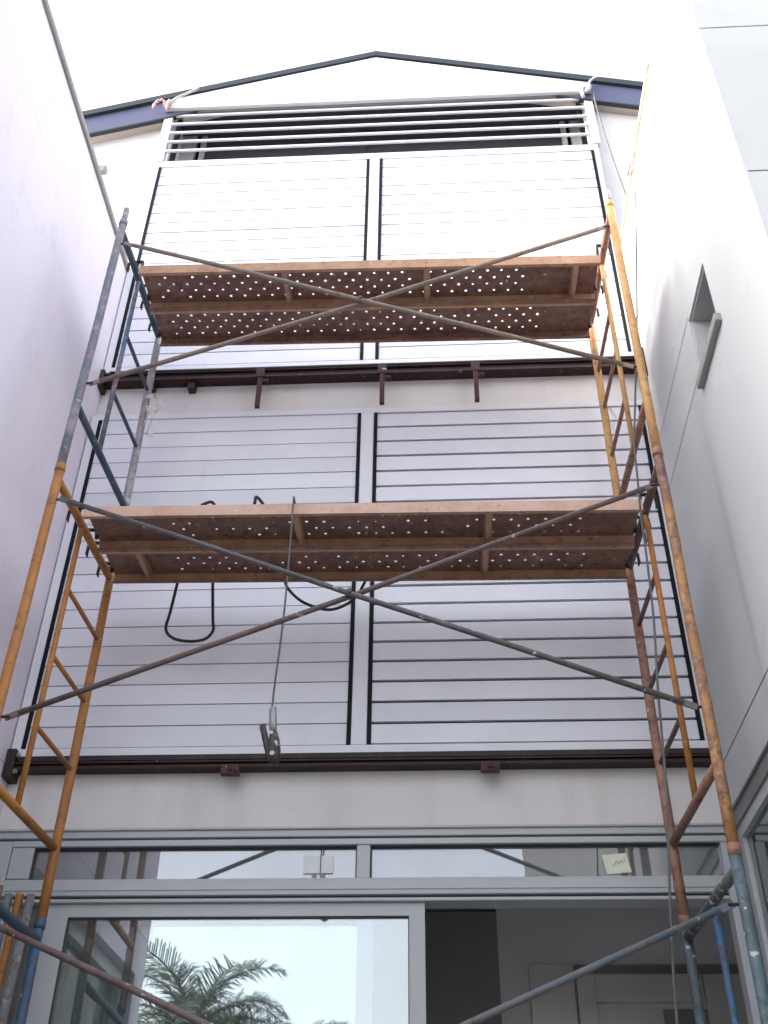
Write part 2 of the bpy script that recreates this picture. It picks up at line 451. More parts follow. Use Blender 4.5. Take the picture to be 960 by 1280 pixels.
# ground floor glazing
obj('lintel', MB().box(XC + .006, 1.80, 3.25, 5.32, 3.50, 3.58), 'alu_side', t)
w = MB().box(1.49, 1.55, 3.25, 5.32, 3.44, 3.50).box(1.49, 1.55, 3.25, 5.32, 1.0, 1.08)
for y0, y1 in ((3.25, 3.33), (4.2, 4.27), (5.25, 5.32)):
    w.box(1.492, 1.548, y0, y1, 1.08, 3.44)
wf = obj('window_frame', w, 'alu', t)
for y0, y1 in ((3.33, 4.2), (4.27, 5.25)):
    obj('window_pane', MB().box(1.515, 1.523, y0, y1, 1.08, 3.44), 'glass_side', wf)
struct('side_room', MB().box(1.81, 4.5, 3.3, 3.4, 0, 3.6).box(1.81, 4.5, 5.5, 5.6, 0, 3.6).box(1.81, 4.5, 3.4, 5.5, 3.6, 3.7).box(4.5, 4.6, 3.3, 5.6, 0, 3.7), 'interior')

# ------------------------------------------------------------------ facade building
t = thing('gabled_building', 'white gabled building at the back with blue grey roof edge', 'building', (-.5, 6, 0))
def roofz(x, dz=0):
    return (10.971 + dz - (-.457 - x) * 0.3065 if x < -.457 else 10.971 + dz - (x + .457) * 0.3030)
LX0, LX1, LZ0, LZ1 = -2.27, 1.40, 9.36, 10.40
XE0, XE1 = -4.2, 2.6
wall = MB()
wall.box(XE0, XE1, YW, 5.6, 3.535, LZ0)
wall.box(XE0, LX0, YW, 5.6, LZ0, 9.65).box(LX1, XE1, YW, 5.6, LZ0, 9.65)
wall.prism_xz([(XE0, 9.65), (LX0, 9.65), (LX0, roofz(LX0, -.1)), (XE0, roofz(XE0, -.1))], YW, 5.6)
wall.prism_xz([(LX1, 9.65), (XE1, 9.65), (XE1, roofz(XE1, -.1)), (LX1, roofz(LX1, -.1))], YW, 5.6)
wall.prism_xz([(LX0, LZ1 - .13), (LX1, LZ1 - .13), (LX1, roofz(LX1, -.1)), (-.457, 10.871), (LX0, roofz(LX0, -.1))], YW, YW + .03)
wall.box(XE0, XW0 - .3, YW, 5.6, 0, 3.535).box(XW1 + .35, XE1, YW, 5.6, 0, 3.535)
obj('wall', wall, 'white', t)
# stained strips of plaster: below each beam
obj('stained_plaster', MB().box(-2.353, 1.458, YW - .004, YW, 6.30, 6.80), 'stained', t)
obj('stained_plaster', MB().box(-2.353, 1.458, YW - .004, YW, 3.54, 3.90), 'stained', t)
# fascia: dark lip above, blue grey board below
YF = 5.235
def band(a, b, y0, y1, xa=XE0, xb=XE1):
    m_ = MB()
    m_.prism_xz([(xa, roofz(xa, a)), (-.457, 10.971 + a), (-.457, 10.971 + b), (xa, roofz(xa, b))], y0, y1)
    m_.prism_xz([(-.457, 10.971 + a), (xb, roofz(xb, a)), (xb, roofz(xb, b)), (-.457, 10.971 + b)], y0, y1)
    return m_
obj('roof_edge', band(0.0, -.075, YF - .03, 11), 'lip', t)
fo = obj('fascia', band(-.077, -.347, YF, YF + .02), 'fascia', t)
obj('fascia_trim', band(-.347, -.367, YF - .006, YF + .03), 'lip', fo)
obj('soffit', band(-.357, -.367, YF + .031, YW), 'soffit', t)
# central gable board in front of the fascia
obj('gable_board', MB().prism_xz([(-2.345, 10.13), (1.465, 10.13), (1.465, roofz(1.465, -.135)), (-.457, 10.971 - .135), (-2.345, roofz(-2.345, -.135))], 5.195, 5.228), 'frame_white', t)
# recess behind the louvre with its window
obj('recess_lining', MB().box(LX0 - .05, LX0, 5.61, 6.5, LZ0, 10.3).box(LX1, LX1 + .05, 5.61, 6.5, LZ0, 10.3).box(LX0, LX1, 5.37, 6.5, 10.26, 10.29).box(LX0, LX1, 5.61, 6.5, LZ0 - .1, LZ0 - .02).box(LX0, LX1, 6.5, 6.6, 9.2, 10.26), 'void', t)
for x0, x1 in ((-2.27, -2.13), (-2.085, -2.04), (-.6, -.56), (1.22, 1.265), (1.305, 1.40)):
    obj('window_stile', MB().box(x0, x1, 5.56, 5.62, 9.37, 10.25), 'glass_dark' if x0 == -.6 else 'alu', t)
for x0, x1 in ((-2.04, -.6), (-.56, 1.22)):
    obj('window_pane', MB().box(x0, x1, 5.585, 5.595, 9.37, 10.25), 'glass_dark', t)
# side walls, back and roof deck of the building
obj('side_face', MB().box(XE0, XE0 + .25, 5.61, 11, 0, 9.7).box(XE1 - .25, XE1, 5.61, 11, 3.7, 9.7).box(XE0, XE1, 11, 11.25, 0, 9.7), 'white', t)

# small vent box on the upper left wall
v = thing('wall_box', 'small grey junction box on the white gable wall, upper left', 'box', (-2.82, YW, 9.36))
obj('housing', MB().box(-2.862, -2.785, YW - .035, YW - .001, 9.362, 9.45), 'sill', v, bevel=.006)
obj('cover', MB().box(-2.855, -2.792, YW - .041, YW - .0352, 9.37, 9.442), 'coping', v)

# ------------------------------------------------------------------ slat screens
def screen(zb, zt, n, label, gapL, gapR, frame_top, frame_bot):
    t = thing('slat_screen', label, 'screen', (-.45, YP, zb), 'white slat screens on the facade')
    PX = (-2.2796, -.498, -.3873, 1.3846)
    obj('backing', MB().box(-2.33, -.45, YP + .028, YP + .045, zb - .02, zt + .02), 'backing_pale' if zb < 5 else 'backing', t)
    obj('backing', MB().box(-.449, 1.43, YP + .028, YP + .045, zb - .02, zt + .02), 'backing', t)
    fr = MB()
    obj('frame_stile', MB().box(-2.347, PX[0] - .012, YP - .004, YP + .046, zb - frame_bot, zt + frame_top), 'frame_white', t, bevel=.003)
    obj('frame_stile', MB().box(PX[3] + .012, 1.44, YP - .004, YP + .046, zb - frame_bot, zt + frame_top), 'frame_white', t, bevel=.003)
    obj('mullion', MB().box(PX[1] + .012, PX[2] - .012, YP - .004, YP + .027, zb, zt), 'frame_white', t, bevel=.003)
    obj('frame_rail', MB().box(PX[0] - .012, PX[3] + .012, YP - .004, YP + .046, zt + .001, zt + frame_top), 'frame_white', t, bevel=.003)
    obj('frame_rail', MB().box(PX[0] - .012, PX[3] + .012, YP - .004, YP + .046, zb - frame_bot, zb - .001), 'frame_white', t, bevel=.003)
    for x in PX:
        obj('edge_rail', MB().box(x - .0115, x + .0115, YP - .007, YP + .027, zb, zt), 'black', t)
    p = (zt - zb) / n
    for k, (x0, x1, gp) in enumerate(((PX[0] + .012, PX[1] - .012, gapL), (PX[2] + .012, PX[3] - .012, gapR))):
        for i in range(n):
            z0, z1 = zb + i * p + gp / 2, zb + (i + 1) * p - gp / 2
            dy = random.uniform(-.0012, .0012); ty = random.uniform(-.001, .001)
            m_ = MB().add([(x0, YP + dy, z0), (x1, YP + dy + ty, z0), (x1, YP + .02, z0), (x0, YP + .02, z0),
                           (x0, YP + dy + .002, z1), (x1, YP + dy + ty + .002, z1), (x1, YP + .02, z1), (x0, YP + .02, z1)],
                          [(0, 3, 2, 1), (4, 5, 6, 7), (0, 1, 5, 4), (1, 2, 6, 5), (2, 3, 7, 6), (3, 0, 4, 7)])
            obj('slat', m_, 'slat', t)
    return t
screen(6.90, 9.31, 19, 'upper white slat screen above the maroon beam, under the louvre', .009, .009, .084, .055)
screen(3.962, 6.385, 19, 'lower white slat screen between the two maroon beams', .006, .016, .05, .05)

# louvre on top of the upper screen
t = thing('louvre', 'open louvre of five pale bars over a dark opening below the gable', 'louvre', (-.45, YP, 9.395))
obj('post', MB().box(-2.345, -2.268, 5.236, 5.29, 9.396, 10.20), 'frame_white', t, bevel=.004)
obj('post', MB().box(1.392, 1.465, 5.236, 5.29, 9.396, 10.20), 'frame_white', t, bevel=.004)
obj('header', MB().box(-2.267, 1.391, 5.232, 5.26, 10.115, 10.15), 'sill', t)
for z in (10.07, 9.945, 9.81, 9.674, 9.536):
    mb = MB().box(-2.267, 1.391, 5.232, 5.254, z - .013, z + .013)
    obj('louvre_bar', mb, 'frame_white', t, bevel=.005)
for x in (-2.21, 1.345):
    obj('support_rail', MB().box(x - .02, x + .02, 5.27, 5.30, 9.40, 10.11), 'black', t)

# ------------------------------------------------------------------ steel beams
def channel(x0, x1, y0, y1, z0, z1, tk=.012):
    return MB().box(x0, x1, y0 + .02, y0 + .02 + tk, z0 + tk, z1 - tk).box(x0, x1, y0, y1, z0, z0 + tk).box(x0, x1, y0, y1, z1 - tk, z1)
t = thing('steel_beam', 'upper maroon steel beam with three drop brackets between the two screens', 'beam', (-.45, 5.27, 6.445))
obj('channel', channel(-2.324, 1.43, 5.238, YW - .005, 6.755, 6.83), 'maroon', t)
obj('shadow_strip', MB().box(-2.29, 1.42, 5.232, 5.32, 6.8305, 6.8445), 'maroon_dark', t)  # dark strip standing in for the shade line under the upper screen
for x in (-1.20, -.346, .30):
    hb = obj('drop_bracket', MB().box(x - .016, x + .016, 5.206, 5.236, 6.442, 6.80), 'maroon_red', t, bevel=.002)
    obj('bracket_plate', MB().box(x - .03, x + .03, 5.2005, 5.2055, 6.72, 6.80), 'maroon', hb)
    obj('clip', MB().box(x + .02, x + .06, 5.208, 5.236, 6.665, 6.70).path([(x + .04, 5.20, 6.682), (x + .04, 5.24, 6.682)], .012, 8), 'maroon_dark', hb)
obj('end_plate', MB().box(-2.353, -2.325, 5.22, 5.325, 6.70, 6.855), 'maroon_dark', t)
obj('end_plate', MB().box(1.43, 1.458, 5.17, 5.325, 6.60, 6.86), 'maroon_dark', t)
for x, w_ in ((-2.02, .06), (-1.72, .05)):
    obj('wall_stub', MB().box(x, x + w_, 5.26, YW - .006, 6.69, 6.754), 'maroon', t)
t = thing('steel_beam', 'lower maroon steel beam under the lower screen with two clip brackets', 'beam', (-.45, 5.27, 3.8))
obj('channel', channel(-2.30, 1.43, 5.24, YW - .005, 3.842, 3.882), 'maroon', t)
obj('shadow_strip', MB().box(-2.29, 1.42, 5.234, 5.32, 3.8825, 3.911), 'maroon_dark', t)  # shadow gap beneath the lower screen, drawn as a dark box
for x in (-1.12, .255):
    cb = obj('clip_bracket', MB().box(x - .05, x + .05, 5.205, 5.25, 3.788, 3.841), 'maroon_red', t, bevel=.003)
    obj('bolt', MB().path([(x, 5.195, 3.815), (x, 5.206, 3.815)], .016, 6), 'maroon_dark', cb)
    obj('bolt', MB().path([(x + .03, 5.197, 3.806), (x + .03, 5.206, 3.806)], .01, 6), 'maroon_dark', cb)
ep = obj('end_plate', MB().box(-2.353, -2.301, 5.215, 5.325, 3.79, 3.95), 'maroon_dark', t, bevel=.004)
for z in (3.83, 3.92):
    obj('bolt', MB().path([(-2.302, 5.24, z), (-2.285, 5.24, z)], .013, 6), 'whitepipe', ep)

# ------------------------------------------------------------------ door and transom lights
t = thing('glazed_entrance', 'grey aluminium entrance with transom lights and a sliding glass door', 'door', (-.4, 5.4, TER))
def bar(name, x0, x1, y0, y1, z0, z1, m_='alu', bv=.003, par=None):
    return obj(name, MB().box(x0, x1, y0, y1, z0, z1), m_, par or t, bevel=bv)
bar('head', -2.35, 1.455, 5.345, 5.46, 3.497, 3.533)
bar('gasket', -2.34, 1.445, 5.375, 5.45, 3.488, 3.4965, 'alu_dark', 0)
bar('head_rail', -2.26, 1.445, 5.352, 5.44, 3.455, 3.4875)
bar('jamb', -2.35, -2.262, 5.355, 5.45, TER, 3.4872)
bar('jamb', 1.405, 1.455, 5.355, 5.45, TER, 3.454)
bar('transom_stile', -2.258, -2.142, 5.358, 5.43, 3.29, 3.4545)
bar('transom_mullion', -.445, -.376, 5.358, 5.43, 3.283, 3.4545)
bar('transom_rail', -2.26, 1.404, 5.35, 5.44, 3.20, 3.283)
bar('transom_rail', -2.26, 1.404, 5.344, 5.43, 3.225, 3.232, 'alu', 0)
bar('gasket', -2.25, 1.404, 5.38, 5.44, 3.188, 3.1995, 'alu_dark', 0)
bar('track', -2.255, 1.404, 5.36, 5.50, 3.17, 3.1875)
for x0, x1, z0, z1 in ((-2.142, -2.136, 3.284, 3.454), (-.4512, -.4455, 3.284, 3.454), (-.3755, -.3695, 3.284, 3.454)):
    bar('gasket', x0, x1, 5.37, 5.42, z0, z1, 'alu_dark', 0)
bar('gasket', -2.136, -.452, 5.37, 5.42, 3.449, 3.4545, 'alu_dark', 0)
bar('gasket', -.369, 1.404, 5.37, 5.42, 3.449, 3.4545, 'alu_dark', 0)
obj('transom_pane', MB().box(-2.135, -.452, 5.395, 5.403, 3.284, 3.448), 'glass_transom', t)
obj('transom_pane', MB().box(-.369, 1.404, 5.395, 5.403, 3.284, 3.448), 'glass_transom', t)
# sliding leaf
lf = obj('door_leaf', MB().box(-2.03, -1.905, 5.385, 5.43, TER + .02, 3.168).box(-.178, -.10, 5.385, 5.43, TER + .02, 3.168).box(-1.905, -.178, 5.385, 5.43, 3.105, 3.168).box(-1.905, -.178, 5.385, 5.43, TER + .02, TER + .14), 'alu', t)
obj('leaf_pane', MB().box(-1.905, -.178, 5.405, 5.413, TER + .14, 3.105), 'glass_door', lf)
obj('leaf_gasket', MB().box(-1.905, -.178, 5.39, 5.404, 3.099, 3.105).box(-1.905, -1.9, 5.39, 5.404, TER + .14, 3.099).box(-.183, -.178, 5.39, 5.404, TER + .14, 3.099), 'alu_dark', lf)
# second leaf parked behind, its stile seen through the glass
l2 = obj('door_leaf', MB().box(-.44, -.36, 5.445, 5.485, TER + .02, 3.165).box(-2.05, -1.95, 5.445, 5.485, TER + .02, 3.165).box(-1.95, -.44, 5.445, 5.485, 3.11, 3.165), 'frame_white', t)
obj('leaf_pane', MB().box(-1.95, -.44, 5.462, 5.468, TER + .02, 3.11), 'glass_inner', l2)
# narrow fixed light on the left
bar('side_stile', -2.26, -2.20, 5.39, 5.44, TER, 3.169)
obj('side_pane', MB().box(-2.20, -2.031, 5.41, 5.418, TER, 3.169), 'glass_transom', t)

# paper note on the right pane, plain white rectangle on the left pane
n_ = thing('pane_sheet', 'pale yellow paper note taped inside the right transom light', 'paper', (.88, 5.39, 3.31))
s_ = MB().add([(.806, 5.388, 3.402), (.93, 5.389, 3.412), (.948, 5.391, 3.315), (.824, 5.391, 3.305), (.806, 5.390, 3.402), (.93, 5.391, 3.412), (.948, 5.393, 3.315), (.824, 5.393, 3.305)],
              [(0, 1, 2, 3), (7, 6, 5, 4), (0, 4, 5, 1), (1, 5, 6, 2), (2, 6, 7, 3), (3, 7, 4, 0)])
obj('sheet', s_, 'paper', n_)
obj('handwriting', MB().path(smooth_pts([(.86, 5.3865, 3.35), (.88, 5.3865, 3.372), (.887, 5.387, 3.358), (.90, 5.387, 3.375), (.907, 5.387, 3.362), (.92, 5.3875, 3.378)], 4), .0016, 5), 'pen', n_)
n_ = thing('pane_sheet', 'white rectangle with two grey tabs in the left transom light', 'paper', (-.64, 5.39, 3.29))
obj('sheet', MB().box(-.722, -.568, 5.386, 5.390, 3.318, 3.41), 'white_rect', n_)
obj('tab', MB().add([(-.68, 5.382, 3.318), (-.655, 5.382, 3.318), (-.645, 5.382, 3.286), (-.67, 5.382, 3.286), (-.68, 5.386, 3.318), (-.655, 5.386, 3.318), (-.645, 5.386, 3.286), (-.67, 5.386, 3.286)],
                    [(0, 1, 2, 3), (7, 6, 5, 4), (0, 4, 5, 1), (1, 5, 6, 2), (2, 6, 7, 3), (3, 7, 4, 0)]), 'sill', n_)
obj('tab', MB().box(-.635, -.61, 5.382, 5.386, 3.286, 3.318), 'sill', n_)
obj('rod', MB().box(-.634, -.63, 5.380, 5.3855, 3.32, 3.448), 'alu_dark', n_)

# ------------------------------------------------------------------ lobby behind the door with a lift
lob = struct('lobby', MB().box(-2.6, -2.45, 5.61, 7.4, .6, 3.75).box(1.95, 2.1, 5.61, 7.4, .6, 3.75).box(-2.6, 2.1, 7.4, 7.5, .6, 3.75).box(-2.6, 2.1, 5.465, 7.4, TER - .1, TER), 'interior')
obj('ceiling', MB().box(-2.6, 2.1, 5.605, 7.4, 3.75, 3.85), 'interior', lob)
obj('partition', MB().box(-2.0, .33, 6.98, 7.05, TER, 3.60), 'interior_dark', lob)
obj('pier', MB().box(.33, 2.0, 7.0, 7.39, TER, 3.74), 'interior', lob)
t = thing('lift_doorway', 'stainless steel lift doorway seen through the open door', 'lift', (1.2, 6.97, TER))
obj('outer_jamb', MB().box(.512, .785, 6.955, 6.998, TER, 3.275), 'steel', t, bevel=.003)
obj('inner_jamb', MB().box(.797, .91, 6.94, 6.998, TER, 3.215), 'steel', t, bevel=.003)
obj('header', MB().box(.911, 1.56, 6.945, 6.998, 3.055, 3.215), 'steel', t, bevel=.003)
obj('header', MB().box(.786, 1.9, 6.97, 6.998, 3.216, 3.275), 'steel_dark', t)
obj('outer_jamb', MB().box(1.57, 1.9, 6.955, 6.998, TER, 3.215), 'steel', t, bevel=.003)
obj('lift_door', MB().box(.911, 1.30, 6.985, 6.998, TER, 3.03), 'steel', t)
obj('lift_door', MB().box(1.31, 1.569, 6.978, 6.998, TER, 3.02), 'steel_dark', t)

# ------------------------------------------------------------------ scaffold
YFr, YBk, YM = 4.11, 5.03, 4.51
XFX = {'L': (-1.9408, -1.9059), 'R': (1.1275, 1.0941)}
def fx(side, y):
    a, b = XFX[side]
    return a + (b - a) * (y - YFr) / (YBk - YFr)
TOPS = {1: 7.05, 2: 5.02, 3: 2.99}
def frame(side, lev, label, cols, rungs, bot, top_extra=0.0):
    T = TOPS[lev]; B0 = T - 2.03 if lev < 3 else TER + .2
    t = thing('scaffold_frame', label, 'scaffold', (fx(side, 4.57), 4.57, B0), 'scaffold frames')  # one ladder-like scaffold frame, stacked with the others
    P = lambda y, z: (fx(side, y), y, z)
    j = lambda a=.004: random.uniform(-a, a)
    def leg(y, m_, bend=False):
        z0, z1 = B0 + .002, T - .002
        k = 7
        pts = [P(y, z0 + (z1 - z0) * i / k) for i in range(k + 1)]
        pts = [(x + j(.002), yy + j(.002), z) for x, yy, z in pts]
        return obj('leg', MB().path(pts, .0242, 14), m_, t, smooth=True)
    l1 = leg(YFr, cols['front'])
    l2 = leg(YBk, cols['back'])
    for y, l_, m_ in ((YFr, l1, cols['front']), (YBk, l2, cols['back'])):
        x = fx(side, y)
        if lev == 1:
            obj('spigot', MB().path([(x, y, T - .001), (x, y, T + .12)], .019, 12), 'whitepipe', l_, smooth=True)
        obj('collar', MB().path([(x, y, T - .045), (x, y, T + .001)], .0268, 14), cols.get('collar', m_), l_, smooth=True)
        s = 1 if side == 'L' else -1
        for zz in ((T - .23, T - .23 - 1.2093) if y == YFr else ()):
            obj('brace_pin', MB().path([(x + s * .02, y, zz), (x + s * .062, y, zz)], .007, 8), 'maroon_dark', l_)
    zt, zb = T - .095, bot
    obj('top_transom', MB().path([P(YFr + .022, zt), P(4.4, zt + .004), P(4.75, zt - .003), P(YBk - .022, zt)], .0225, 14), cols['transom'], t, smooth=True)
    obj('bottom_bar', MB().path([P(YFr + .022, zb), P(YBk - .022, zb)], .0205, 12), cols['bar'], t, smooth=True)
    obj('inner_post', MB().path([P(YM, zb + .02), P(YM + j(), (zb + zt) / 2), P(YM, zt - .022)], .0145, 12), cols['inner'], t, smooth=True)
    for z in rungs:
        obj('rung', MB().path([P(YM + .013, z), P(YBk - .022, z + j())], .0125, 10), cols['rung'], t, smooth=True)
    if lev == 3:
        for y in (YFr, YBk):
            x = fx(side, y)
            obj('base_jack', MB().path([(x, y, TER + .012), (x, y, B0 + .01)], .018, 10).box(x - .075, x + .075, y - .075, y + .075, TER + .001, TER + .012), 'clamp', t)
    return t
frame('L', 1, 'topmost left scaffold frame with worn blue grey paint', dict(front='bluegrey', back='whitepipe', transom='bluedark', bar='bluedark', inner='blue', rung='bluedark', collar='bluegrey'), (6.43, 5.93), 5.45)
frame('L', 2, 'orange yellow scaffold frame on the left, second from the top', dict(front='yellow', back='yellow', transom='yellow', bar='yellow', inner='yellow', rung='yellow'), (4.515, 4.12, 3.735), 3.325)
frame('L', 3, 'blue scaffold frame at bottom left in front of the glass entrance', dict(front='brightblue', back='brightblue', transom='bluedark', bar='blue', inner='brightblue', rung='brightblue'), (2.45, 2.05, 1.65), 1.35)
frame('R', 1, 'topmost right scaffold frame with pale orange yellow paint', dict(front='yellow2', back='yellow2', transom='pinkrust', bar='pinkrust', inner='yellow2', rung='pinkrust'), (6.49, 6.155, 5.755), 5.37)
frame('R', 2, 'rusty yellow and brown scaffold frame on the right, second from the top', dict(front='yellowrust', back='pinkrust', transom='brown', bar='pinkrust', inner='yellow', rung='brown', collar='pinkrust'), (4.53, 4.13, 3.735), 3.325)
frame('R', 3, 'dirty blue scaffold frame at bottom right beside the grey door jamb', dict(front='dirtyblue', back='dirtyblue', transom='splat', bar='blue', inner='brightblue', rung='brightblue', collar='pinkrust'), (2.05, 1.65), 1.35)

def brace(lev, label, mA, mB):
    T = TOPS[lev]; zt, zb = T - .23, T - .23 - 1.2093
    t = thing('cross_brace', label, 'brace', (-.4, YFr, zb), 'scaffold cross braces')
    xl, xr = XFX['L'][0] + .05, XFX['R'][0] - .05
    def tube(a, b, m_, dy):
        a, b = Vector(a), Vector(b)
        d = (b - a).normalized()
        mid = (a + b) / 2
        off = Vector((0, dy, 0))
        o = obj('brace_tube', MB().path([a + d * .05 + off * .3, a.lerp(b, .25) + off * .8, mid + off + Vector((0, 0, -.006)), a.lerp(b, .75) + off * .8, b - d * .05 + off * .3], .0135, 12), m_, t, smooth=True)
        for e, sgn in ((a, 1), (b, -1)):
            q = e + off * .3
            w = Vector((-d.z, 0, d.x)) * .017
            p0, p1 = q - d * sgn * .012, q + d * sgn * .085
            vs = []
            for yy in (-.004, .004):
                vs += [p0 - w * .8 + Vector((0, yy, 0)), p0 + w * .8 + Vector((0, yy, 0)), p1 + w * .9 + Vector((0, yy, 0)), p1 - w * .9 + Vector((0, yy, 0))]
            obj('flattened_end', MB().add(vs, [(0, 1, 2, 3), (7, 6, 5, 4), (0, 4, 5, 1), (1, 5, 6, 2), (2, 6, 7, 3), (3, 7, 4, 0)]), m_, o)
    tube((xl, YFr, zt), (xr, YFr, zb), mA, -.014)
    tube((xl, YFr, zb), (xr, YFr, zt), mB, .014)
    xm, zm = (xl + xr) / 2, (zt + zb) / 2
    obj('pivot_bolt', MB().path([(xm, YFr - .036, zm), (xm, YFr + .036, zm)], .011, 8), 'brace_brown', t)
brace(1, 'upper tan cross brace in front of the upper deck', 'brace_tan', 'brace_tan')
brace(2, 'middle dark grey cross brace in front of the lower deck and screen', 'brace_grey', 'brace_brown')
brace(3, 'lowest cross brace crossing in front of the glass entrance', 'brace_brown', 'brace_blue')

# perforated planks ---------------------------------------------------------
def plank(T, yc, zL, zR, label, solidL, solidR, fill, ribs, railm, hpitch=.091, patch=None, innerrail='plank_rail'):
    """channel shaped steel plank with punched holes; bottom of the rails at zL/zR"""
    x0, x1 = -1.865, 1.065
    wd, h, tk = .315, (.074 if T > 6 else .064), .003
    ya, yb = yc - wd / 2, yc + wd / 2
    t = thing('scaffold_plank', label, 'plank', ((x0 + x1) / 2, yc, (zL + zR) / 2), 'perforated scaffold planks')
    zz = lambda x: zL + (zR - zL) * (x - x0) / (x1 - x0)
    def sk(mb):
        for v in mb.v:
            v.z += zz(v.x)
        return mb
    # web with holes
    mb = MB()
    rows = 5
    ym0, ym1 = ya + .022, yb - .022
    rh = (ym1 - ym0) / rows
    hx0, hx1 = x0 + solidL, x1 - solidR
    ncol = int((hx1 - hx0) / hpitch)
    hx1 = hx0 + ncol * hpitch
    zt = h
    def cell(cx0, cx1, cy0, cy1, r):
        cx, cy = (cx0 + cx1) / 2, (cy0 + cy1) / 2
        vs = [(cx0, cy0, zt), (cx1, cy0, zt), (cx1, cy1, zt), (cx0, cy1, zt)]
        rr = r * random.uniform(.85, 1.08)
        jx, jy = random.uniform(-.002, .002), random.uniform(-.002, .002)
        vs += [(cx + jx + rr * math.cos(math.pi / 4 * k - 3 * math.pi / 4), cy + jy + rr * math.sin(math.pi / 4 * k - 3 * math.pi / 4), zt) for k in range(8)]
        mb.add(vs, [(0, 1, 6, 5, 4), (1, 2, 8, 7, 6), (2, 3, 10, 9, 8), (3, 0, 4, 11, 10)])
        k0 = len(mb.v) - 8
        mb.v += [mb.v[k0 + k] + Vector((0, 0, .004)) for k in range(8)]
        mb.f += [(k0 + k, k0 + (k + 1) % 8, k0 + 8 + (k + 1) % 8, k0 + 8 + k) for k in range(8)]
    def quad(a, b, c, d):
        if b - a > 1e-6 and d - c > 1e-6:
            mb.add([(a, c, zt), (b, c, zt), (b, d, zt), (a, d, zt)], [(0, 1, 2, 3)])
    quad(x0, x1, ya + tk, ym0); quad(x0, x1, ym1, yb - tk)
    quad(x0, hx0, ym0, ym1); quad(hx1, x1, ym0, ym1)
    for i in range(rows):
        a, b = ym0 + i * rh, ym0 + (i + 1) * rh
        off = hpitch / 2 if i % 2 else 0
        quad(hx0, hx0 + off, a, b)
        n = ncol - (1 if off else 0)
        for k in range(n):
            cx = hx0 + off + k * hpitch
            if random.random() < fill or (patch and any(p0 < cx < p1 for p0, p1 in patch)):
                quad(cx, cx + hpitch, a, b)
            else:
                cell(cx, cx + hpitch, a, b, .0092)
        if off: quad(hx1 - off, hx1, a, b)
    obj('web_plate', sk(mb), 'plank', t)
    # rails: outer face, small inward lip
    for k, (s, y) in enumerate(((1, ya), (-1, yb))):
        y_in = y + s * tk
        r_ = MB().box(x0, x1, min(y, y_in), max(y, y_in), 0, h + .0025)
        lp = MB().box(x0, x1, min(y_in, y_in + s * .02), max(y_in, y_in + s * .02), 0, tk)
        ro = obj('side_rail', sk(r_), railm if k == 0 else innerrail, t)
        obj('rail_lip', sk(lp), 'plank_rail' if k == 0 else 'plank', ro)
    for xr in ribs:
        rb = MB().add([(xr - .018, ya + .005, .018), (xr + .018, ya + .005, .018), (xr + .010, yb - .005, .03), (xr - .010, yb - .005, .03),
                       (xr - .022, ya + .005, h - .001), (xr + .022, ya + .005, h - .001), (xr + .022, yb - .005, h - .001), (xr - .022, yb - .005, h - .001)],
                      [(0, 3, 2, 1), (0, 1, 5, 4), (1, 2, 6, 5), (2, 3, 7, 6), (3, 0, 4, 7)])
        obj('cross_rib', sk(rb), 'plank_rail', t)
    # hooks over the transoms
    for xe, s, side in ((x0, -1, 'L'), (x1, 1, 'R')):
        for yy in (yc - .1, yc + .1):
            xt = fx(side, yy)
            zt_ = T - .095
            hk = MB()
            pts = [(xe, h * .7 + zz(xe)), (xe + s * .01, zt_ + .034), (xt, zt_ + .037), (xt + s * .034, zt_ + .02), (xt + s * .036, zt_ - .035), (xt + s * .028, zt_ - .06)]
            hk.path([(p[0], yy, p[1]) for p in pts], [.012, .012, .010, .010, .009, .004], 8)
            obj('hook', hk, 'maroon_dark', t)
    return t
plank(7.05, 4.49, 6.805, 6.752, 'upper deck, front perforated plank with tan front edge', .05, .34, .02, (-.93, -.02, .92), 'plank_rail')
plank(7.05, 4.815, 6.805, 6.752, 'upper deck, rear perforated plank nearest the facade', .07, .30, .03, (), 'plank_rail', innerrail='plank')
plank(5.02, 4.50, 4.857, 4.817, 'lower deck, front plank with pinkish edge and clogged holes', .40, .12, .22, (-.74, .28), 'plank_rail_pink', patch=((.02, .12), (.75, .95)))
plank(5.02, 4.825, 4.857, 4.817, 'lower deck, rear plank with clogged holes nearest the facade', .36, .18, .16, (-1.66, .27), 'plank_rail')

# spare tubes standing by the left jamb
for x, y, zt, m_, lab in ((-2.20, 5.16, 3.19, 'pinkrust', 'spare rusty tube standing by the left jamb, leftmost of four'),
                          (-2.145, 5.17, 3.15, 'bluegrey', 'spare grey blue tube standing by the left jamb, second of four'),
                          (-2.09, 5.17, 3.15, 'yellow', 'spare orange tube standing by the left jamb, third of four'),
                          (-2.03, 5.16, 3.145, 'whitepipe', 'spare pale splashed tube by the left jamb, rightmost of four')):
    s = thing('spare_tube', lab, 'tube', (x, y - .05, TER), 'spare tubes by the left jamb')
    tb = obj('tube', MB().path([(x - .02, y - .05, TER + .005), (x, y, zt)], .021, 12, cap=False), m_, s, smooth=True)
    obj('tube_end', MB().path([(x - .0003, y - .0004, zt - .03), (x, y, zt + .002)], .0165, 12), 'maroon_dark', tb)

